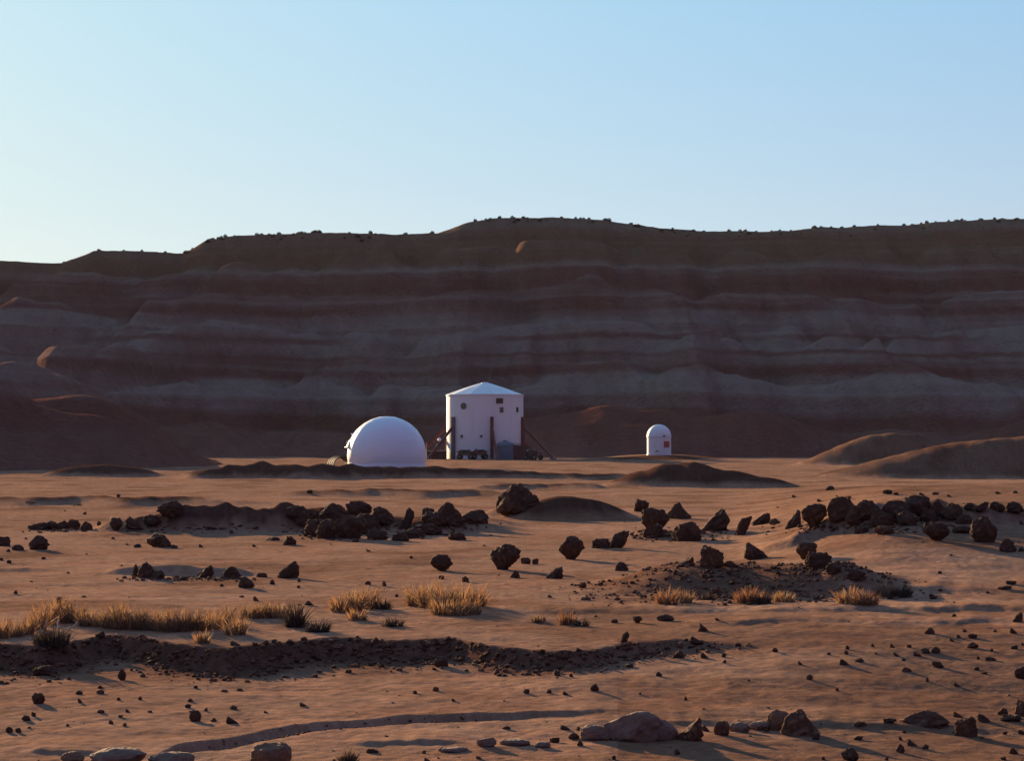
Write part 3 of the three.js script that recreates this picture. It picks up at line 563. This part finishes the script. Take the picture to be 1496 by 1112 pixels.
B([180, 993, 12, 16, 'tree'], 'dark upright stone in the gravel below the ledge');
B([58, 1028, 19, 15, 'round'], 'dark stone with sunlit corner and short shadow on bare sand');
B([287, 1053, 17, 16, 'round'], 'round dark stone with a thin tail of shadow');
B([341, 1056, 18, 10, 'wedgeL'], 'dark wedge stone beside the round stone with a tail of shadow');
B([644, 974, 23, 14, 'round'], 'dark stone with bright sunlit corner at the foot of the ledge');
B([912, 938, 14, 15, 'slab'], 'dark upright stone with brilliant sunlit face on the ledge rim');
B([1018, 943, 23, 11, 'wedgeL'], 'low dark stone with sunlit side on the ledge rim');
B([1027, 922, 16, 11, 'wedgeL'], 'dark stone standing back from the ledge rim');
B([990, 961, 17, 11, 'peak'], 'dark peaked stone on the slope below the ledge rim');
B([1489, 991, 20, 18, 'block'], 'dark square stone with brilliant sunlit edge on the stony flat');
B([1484, 909, 15, 14, 'wedgeR'], 'dark pointed stone on the sand beyond the stony flat');
B([972, 907, 27, 10, 'low'], 'low dark hump of stone on sand behind the ledge', null);
B([931, 910, 14, 10, 'mush'], 'dark stone with narrow foot on sand behind the ledge', null);
// smaller stones, alike but for their place
const SM = (list, label, group) => { for (const [x, y, w, h] of list) rock(x, y, w, h, ['round', 'peak', 'low', 'wedgeL', 'block'][Math.floor(rnd() * 5)], label, group, rnd() < .75 ? 'dark' : 'brown', 'stone'); };
SM([[1362, 875, 12, 8], [1356, 926, 15, 9], [1478, 925, 11, 8], [1419, 933, 14, 6], [1419, 947, 17, 8], [1350, 955, 14, 7], [1365, 955, 14, 9], [1338, 958, 13, 6], [1368, 975, 17, 9], [1322, 982, 15, 6], [1445, 965, 16, 5], [1424, 979, 10, 4], [1435, 984, 10, 3], [1395, 1002, 10, 6], [1388, 937, 8, 4], [1398, 932, 7, 4], [1407, 923, 6, 4], [1451, 923, 6, 4], [1479, 948, 11, 5], [1493, 943, 8, 5], [1254, 967, 13, 5], [1307, 959, 9, 5], [1326, 946, 7, 4], [1302, 946, 8, 6], [1273, 945, 5, 4], [1278, 956, 5, 3], [1352, 996, 5, 5], [1232, 971, 15, 8], [1234, 956, 7, 5], [1236, 948, 6, 5], [1446, 952, 5, 4], [1392, 901, 8, 4], [1318, 965, 6, 4], [1426, 963, 5, 4]], 'small dark stone strewn on the stony flat beyond the split outcrop', 'stones strewn on the stony flat');
SM([[1028, 961, 11, 8], [1056, 960, 7, 5], [1131, 952, 8, 6], [1181, 993, 10, 7], [1167, 971, 7, 5], [929, 963, 11, 7], [814, 987, 9, 9], [834, 989, 6, 5], [962, 987, 9, 6], [735, 966, 7, 6], [1221, 1009, 5, 4], [1057, 968, 6, 4], [868, 1009, 13, 10], [826, 1015, 9, 5], [802, 1012, 7, 5], [769, 1013, 9, 6], [637, 1009, 9, 6], [607, 1013, 7, 4], [1000, 1022, 6, 5], [663, 1024, 6, 4], [1077, 944, 10, 4], [1209, 957, 6, 4]], 'small dark stone lying on bare sand below the gravel ledge', 'stones on bare sand below the ledge');
SM([[41, 1052, 14, 7], [52, 1046, 7, 6], [17, 1069, 10, 8], [30, 1069, 9, 6], [149, 1013, 11, 5], [118, 1014, 11, 5], [120, 1026, 7, 6], [150, 1041, 11, 4], [165, 1057, 7, 6], [207, 1022, 6, 5], [343, 1035, 11, 5], [277, 1033, 9, 5], [280, 1024, 8, 4], [314, 1053, 9, 5], [444, 1031, 10, 5], [176, 1022, 6, 4], [189, 1040, 6, 5], [179, 1047, 7, 3], [185, 1060, 6, 4], [303, 1038, 5, 4], [390, 1041, 6, 3], [102, 1060, 5, 3]], 'small dark stone lying on sand between the ledge and the gully', 'stones between the ledge and the gully');
SM([[645, 846, 8, 5], [680, 850, 10, 8], [601, 816, 5, 4], [538, 854, 9, 5], [562, 856, 6, 7], [752, 844, 15, 11], [768, 824, 15, 9], [782, 824, 10, 8], [399, 854, 7, 7], [375, 878, 8, 7], [88, 881, 9, 9], [25, 868, 6, 5], [202, 800, 11, 5], [146, 768, 6, 6], [15, 823, 7, 5], [4, 819, 5, 4], [295, 800, 7, 5], [317, 849, 6, 5], [438, 850, 5, 4], [437, 859, 5, 4], [325, 857, 6, 4], [580, 872, 5, 4], [851, 859, 11, 8], [877, 855, 8, 5], [897, 910, 10, 5], [793, 908, 9, 5], [1046, 867, 15, 7], [1047, 907, 7, 4], [906, 881, 7, 4], [339, 780, 6, 5], [372, 799, 6, 4], [520, 792, 10, 6], [14, 806, 6, 4], [174, 727, 6, 5], [453, 722, 9, 5], [125, 752, 5, 4], [1217, 778, 7, 6], [1490, 806, 10, 6], [1491, 767, 6, 6], [1290, 845, 8, 4], [1371, 839, 6, 4], [1466, 862, 22, 5], [1476, 854, 16, 5]], 'small dark stone lying alone on the sand among the boulders', 'stones on the sand among the boulders');
SM([[1330, 1089, 15, 9], [1313, 1098, 13, 12], [1349, 1093, 9, 6], [1313, 1080, 6, 6], [1462, 1044, 15, 10], [1474, 1054, 32, 9], [1436, 1054, 22, 12], [1397, 1047, 14, 8], [1477, 1100, 13, 9], [1490, 1072, 12, 6], [1318, 1070, 6, 4], [1357, 1063, 8, 6], [1369, 1064, 6, 5], [1292, 1109, 6, 4], [1462, 1109, 8, 4], [1298, 1057, 22, 7], [1254, 1062, 20, 6], [1252, 1080, 14, 5], [1465, 1072, 7, 4]], 'small brown stone lying round the square block and triangular outcrop', 'stones round the square block');
SM([[825, 1065, 15, 6], [845, 1066, 10, 5], [988, 1101, 8, 7], [896, 1108, 6, 5], [1200, 1109, 6, 4], [700, 1107, 9, 4], [1190, 1080, 11, 9], [810, 1084, 14, 7], [838, 1079, 16, 8], [847, 1088, 9, 7], [625, 1111, 10, 5], [620, 1100, 6, 4], [545, 1099, 18, 6], [740, 1064, 12, 4], [1118, 1068, 8, 4], [1030, 1067, 10, 9]], 'small brown stone lying round the largest grey outcrop', 'stones round the largest grey outcrop');
SM([[178, 920, 9, 13], [345, 943, 14, 6], [402, 939, 8, 5], [445, 937, 10, 5], [523, 935, 6, 5], [452, 884, 12, 6], [550, 938, 8, 5], [655, 935, 7, 4], [1065, 881, 8, 4], [209, 936, 9, 6], [148, 934, 14, 8], [130, 942, 10, 6]], 'small stone on the sandy rim of the ledge near the dry grass', 'stones on the rim of the ledge');
SM([[1212, 716, 12, 6], [1296, 722, 14, 6], [1308, 724, 8, 4], [1346, 724, 8, 4], [1366, 723, 10, 4], [1386, 726, 7, 4], [1457, 722, 9, 4], [1482, 721, 8, 4], [1160, 727, 7, 4], [1196, 733, 7, 4], [1240, 729, 6, 4]], 'small dark stone on the far flat before the rounded hills', 'stones on the far flat before the rounded hills');

// ------------------------------------------------------------------ loose gravel below the ledge and on the hummock
{
  let g0 = new THREE.IcosahedronGeometry(1, 1); g0.deleteAttribute('normal'); g0.deleteAttribute('uv'); g0 = mergeVertices(g0, 1e-4); const p = g0.attributes.position; for (let i = 0; i < p.count; i++) { const f = rr(.7, 1.2); p.setXYZ(i, p.getX(i) * f, p.getY(i) * f * .75, p.getZ(i) * f); } const g = g0.toNonIndexed(); g.computeVertexNormals();
  const m = mat({ color: rgb(1, 1, 1), roughness: .95, specularIntensity: .1 }, true), spots = [];
  const add = (x, d, s) => { spots.push([x, d, s]); };
  for (let i = 0; i < 4200; i++) { const b = rr(-60, 1100), D0 = lin(LEDGE, b), k = -Math.log(1 - .985 * rnd()) * mix(.46, .26, ss(300, 1000, b)), d = D0 - .05 - k; if (rnd() > ss(1110, 900, b) + .12 || n2((b - 748) * .03, d * 2.2) * .6 + .75 < rnd()) continue; add((b - 748) / F * d, d, .004 + .030 * Math.pow(rnd(), 4)); }
  for (let i = 0; i < 2300; i++) { const a = rr(0, 6.28), r = Math.sqrt(-Math.log(1 - rnd() * .97)) * .62, b = 1085 + Math.cos(a) * r * 260, d = 29.2 + Math.sin(a) * r * 2.4; if (n2((b - 748) * .02, d * 1.4) * .9 + .6 < rnd()) continue; add((b - 748) / F * d, d, .008 + .03 * Math.pow(rnd(), 3)); }
  for (let i = 0; i < 650; i++) { const d = 14 + 50 * Math.pow(rnd(), 1.7), b = rr(-120, 1600); add((b - 748) / F * d, d, .003 + .0009 * d * Math.pow(rnd(), 5) + .004 * rnd()); }
  for (const [cb, cy, wb, wy, n] of [[505, 780, 90, 10, 260], [620, 776, 110, 12, 260], [960, 782, 60, 12, 150], [1030, 782, 60, 10, 90], [1260, 772, 150, 10, 300], [270, 846, 110, 4, 200], [1190, 832, 70, 12, 160], [88, 775, 55, 4, 90], [300, 775, 150, 5, 160]]) for (let i = 0; i < n; i++) { const P = spot(cb + (rnd() + rnd() - 1) * wb, cy + (rnd() + rnd() - 1) * wy); add(P.x, -P.z, -P.z / F * (.7 + 2.6 * Math.pow(rnd(), 2.5))); }
  for (let i = 0; i < 320; i++) { const b = rr(240, 700), d = lin(RUT, b) - rr(0, .5); add((b - 748) / F * d, d, .004 + .012 * Math.pow(rnd(), 3)); }
  const im = new THREE.InstancedMesh(g, m, spots.length), X = new THREE.Matrix4(), q = new THREE.Quaternion(), e = new THREE.Euler(), c = new THREE.Color();
  spots.forEach(([x, d, s], i) => { e.set(rr(-.4, .4), rr(0, 6), rr(-.4, .4)); q.setFromEuler(e); X.compose(new THREE.Vector3(x, groundH(x, -d) + s * .25, -d), q, new THREE.Vector3(s * rr(.8, 1.5), s, s * rr(.8, 1.4))); im.setMatrixAt(i, X); const t = rr(.5, 1.9); c.setRGB(.085 * t, .040 * t, .026 * t); im.setColorAt(i, c); });
  im.name = 'gravel'; im.castShadow = im.receiveShadow = true; scene.add(im); tag(im, 'loose dark gravel on the banks and the sand', 'gravel', null, 'stuff');
}
// ------------------------------------------------------------------ dry grass and scrub
function tuftGeo(w, h, n, spread, bw) {
  const v = [], c = [], ix = [];
  for (let i = 0; i < n; i++) {
    const a = rr(0, 6.283), r = Math.sqrt(rnd()) * w * .42, x = Math.cos(a) * r, z = Math.sin(a) * r * .6, L = h * rr(.25, 1.15) * (1 - .4 * Math.pow(r / (w * .42 + 1e-6), 2)), lean = rr(.05, spread) * h, la = a + rr(-.9, .9), lx = Math.cos(la) * lean, lz = Math.sin(la) * lean, ta = rr(0, 6.28), wx = Math.cos(ta) * bw, wz = Math.sin(ta) * bw, t = rr(.55, 1.25), k = v.length / 3, red = rr(.85, 1.1);
    for (const [s, ww] of [[0, .8], [.4, 1], [.75, .7]]) { const ox = x + lx * s * s, oz = z + lz * s * s, oy = L * s - .012; v.push(ox - wx * ww, oy, oz - wz * ww, ox + wx * ww, oy, oz + wz * ww); }
    v.push(x + lx, L, z + lz);
    ix.push(k, k + 1, k + 2, k + 1, k + 3, k + 2, k + 2, k + 3, k + 4, k + 3, k + 5, k + 4, k + 4, k + 5, k + 6);
    for (let q = 0; q < 7; q++) c.push(t, t * red, t * red);
  }
  const g = new THREE.BufferGeometry(); g.setAttribute('position', new THREE.Float32BufferAttribute(v, 3)); g.setAttribute('color', new THREE.Float32BufferAttribute(c, 3)); g.setIndex(ix); g.computeVertexNormals(); return g;
}
function tuft(px, py, w, h, m, label, group, name = 'grass_tuft', n) {
  const P = spot(px, py), k = -P.z / F; const o = meshOf(name, tuftGeo(w * k * 1.15, h * k * 1.05, n ?? Math.round(34 + w * 4.2), .62, .0035 + .00012 * -P.z), m); o.position.copy(P); tag(o, label, name === 'grass_tuft' ? 'grass' : 'shrub', group); return o;
}
const GB = 'dry grass tuft in the long band behind the ledge', GBG = 'grass tufts of the long band';
for (const [x, y, w, h] of [[6, 932, 24, 34], [24, 930, 22, 28], [42, 927, 24, 32], [60, 920, 24, 40], [74, 912, 24, 40], [92, 908, 24, 38], [112, 910, 28, 40], [128, 914, 22, 32], [146, 915, 20, 26], [162, 917, 22, 38], [176, 918, 24, 42], [192, 919, 24, 42], [208, 920, 24, 36], [224, 920, 22, 34], [240, 921, 22, 36], [254, 922, 22, 38], [268, 922, 24, 38], [284, 921, 22, 34], [300, 921, 24, 34], [316, 918, 22, 30], [332, 912, 22, 32], [362, 904, 22, 24], [380, 903, 20, 24], [398, 902, 22, 28], [412, 903, 20, 26]]) tuft(x, y, w, h, rnd() < .62 ? M.grass : M.grassDull, GB, GBG);
for (const [x, y, w, h] of [[500, 894, 30, 28], [520, 892, 26, 36], [540, 889, 30, 34], [524, 906, 26, 20]]) tuft(x, y, w, h, M.grass, 'golden grass tuft in the small clump between band and thick clump', 'grass tufts of the small clump');
for (const [x, y, w, h] of [[608, 884, 28, 36], [628, 887, 32, 42], [650, 890, 32, 40], [676, 888, 32, 38], [698, 886, 26, 34], [646, 898, 30, 26], [670, 899, 34, 26], [690, 897, 26, 22]]) tuft(x, y, w, h, M.grass, 'golden grass tuft in the thick clump alone on the sand', 'grass tufts of the thick clump');
tuft(345, 927, 30, 34, M.grass, 'pale spiky grass tuft in front of the long band');
tuft(298, 939, 20, 20, M.grass, 'small pale grass tuft on the very rim of the ledge');
tuft(433, 916, 28, 38, M.grassDark, 'tall dark bush at the end of the long grass band', null, 'desert_shrub', 220);
tuft(466, 923, 34, 20, M.grassDark, 'low dark spiky shrub beyond the tall dark bush', null, 'desert_shrub');
tuft(560, 890, 22, 16, M.grassDark, 'small dark leaning shrub beside the small golden clump', null, 'desert_shrub');
tuft(574, 915, 30, 14, M.grassDark, 'low dark shrub on sand between ledge and golden clump', null, 'desert_shrub');
tuft(828, 912, 24, 22, M.grassRust, 'single rust-gold grass tuft on open sand');
tuft(850, 914, 20, 12, M.grassDark, 'low dark sprig beside the single rust-gold tuft', null, 'desert_shrub');
tuft(786, 909, 18, 13, M.grassDull, 'small faded sprig beside the single rust-gold tuft', null, 'desert_shrub');
tuft(974, 883, 32, 28, M.grassRust, 'golden grass tuft at the foot of the gravelly hummock');
tuft(998, 880, 26, 22, M.grassDull, 'faded grass tuft beside the golden one below the hummock');
tuft(1032, 876, 24, 12, M.grassDark, 'low dark sprig at the foot of the gravelly hummock', null, 'desert_shrub');
tuft(1094, 881, 40, 24, M.grassRust, 'rusty dark shrub at the foot of the hummock', null, 'desert_shrub', 260);
tuft(1114, 882, 26, 18, M.grassDark, 'dark shrub pressed against the rusty one', null, 'desert_shrub');
tuft(1142, 879, 34, 17, M.grass, 'low golden grass tuft at the foot of the hummock');
tuft(1238, 881, 34, 27, M.grass, 'golden tuft beside a wide rust shrub');
tuft(1262, 883, 40, 22, M.grassRust, 'wide rust-brown shrub beside a golden tuft', null, 'desert_shrub', 260);
tuft(1292, 872, 32, 24, M.grassDull, 'faded olive shrub at the tail of the hummock', null, 'desert_shrub', 220);
tuft(1314, 872, 30, 18, M.grassDark, 'dark olive shrub at the tail of the hummock', null, 'desert_shrub', 220);
tuft(510, 1114, 24, 22, M.grassDark, 'dark stubble of dry stems near the rounded brown outcrop', null, 'desert_shrub');
for (const [x, y, w, h] of [[46, 735, 14, 4], [115, 739, 14, 4], [225, 729, 14, 4]]) tuft(x, y, w, h, M.grassDark, 'tiny dark shrub dotting the far flat', 'shrubs dotting the far flat', 'desert_shrub', 60);
// dead bush with bare pale branches, and the dark bush it grows from, on the ledge rim
{
  const P = spot(85, 938), k = -P.z / F, t = thing('dead_bush', 'dead bush with bare pale forked branches on the ledge rim', 'shrub', P);
  const br = (pts, r) => meshOf('branch', new THREE.TubeGeometry(new THREE.CatmullRomCurve3(pts.map(([x, y, z = 0]) => new THREE.Vector3(x * k, y * k, z * k))), 10, r, 6), M.twig, t);
  br([[4, 0], [6, 14, 3], [3, 24, 2], [5, 38, 4]], .008); br([[6, 12, 3], [14, 20, 5], [26, 24, 4], [32, 32, 2]], .007); br([[8, 6, 4], [18, 16, 8], [24, 24, 8]], .006); br([[-4, 2], [-10, 14, 2], [-14, 22, 4], [-13, 34, 3]], .006); br([[-10, 12, 2], [-20, 18, 4], [-24, 26, 4]], .005); br([[5, 24, 2], [-2, 32, 3], [-3, 38, 5]], .005);
  tuft(78, 944, 50, 26, M.grassDark, 'dense dark bush at the foot of the dead pale branches', null, 'desert_shrub', 380);
}
// ------------------------------------------------------------------ scrub along the skyline of the hills
{
  const variants = [0, 1, 2].map(() => { const parts = []; for (let k = 0; k < 90; k++) { const a = rr(0, 6.28), r = Math.sqrt(rnd()) * .5, y = rnd() * (1 - r * r * 2.2), g = new THREE.PlaneGeometry(.26, .16); g.rotateX(rr(0, 3)); g.rotateY(rr(0, 3)); g.translate(Math.cos(a) * r, Math.max(.03, y) * .8, Math.sin(a) * r); parts.push(g); } for (let k = 0; k < 5; k++) { const a = rr(0, 6.28); parts.push(bar([0, -.15, 0], [Math.cos(a) * .3, .5, Math.sin(a) * .3], .03, 5).toNonIndexed()); } return mergeGeometries(parts.map(g => g.index ? g.toNonIndexed() : g)); });
  for (let i = 0; i < 150; i++) {
    const b = i < 12 ? rr(85, 290) : i < 22 ? rr(290, 330) : rr(330, 1500), bb = b > 640 && b < 690 ? b + 60 : b;
    const x0 = (bb - 748) / F; let best = 0, D = 398; for (let d = 372; d < 408; d += .5) { const s = (hillH(x0 * d, -d) - CAMH) / d; if (s > best) { best = s; D = d; } } D -= rr(0, 4) * (rnd() < .5 ? 0 : 1);
    const s = rr(.3, .8) * (rnd() < .12 ? 1.5 : 1), o = meshOf('hilltop_shrub', variants[i % 3], M.hillShrub); o.position.set(x0 * D, hillH(x0 * D, -D) - .05, -D); o.scale.set(s * rr(.9, 1.5), s * rr(.7, 1), s); o.rotation.y = rr(0, 6);
    tag(o, 'dark shrub on the skyline of the banded hills', 'shrub', 'shrubs along the skyline');
  }
}
scene.fog = new THREE.FogExp2(rgb(.85, .8, .8), .00003);
renderer.render(scene, camera);
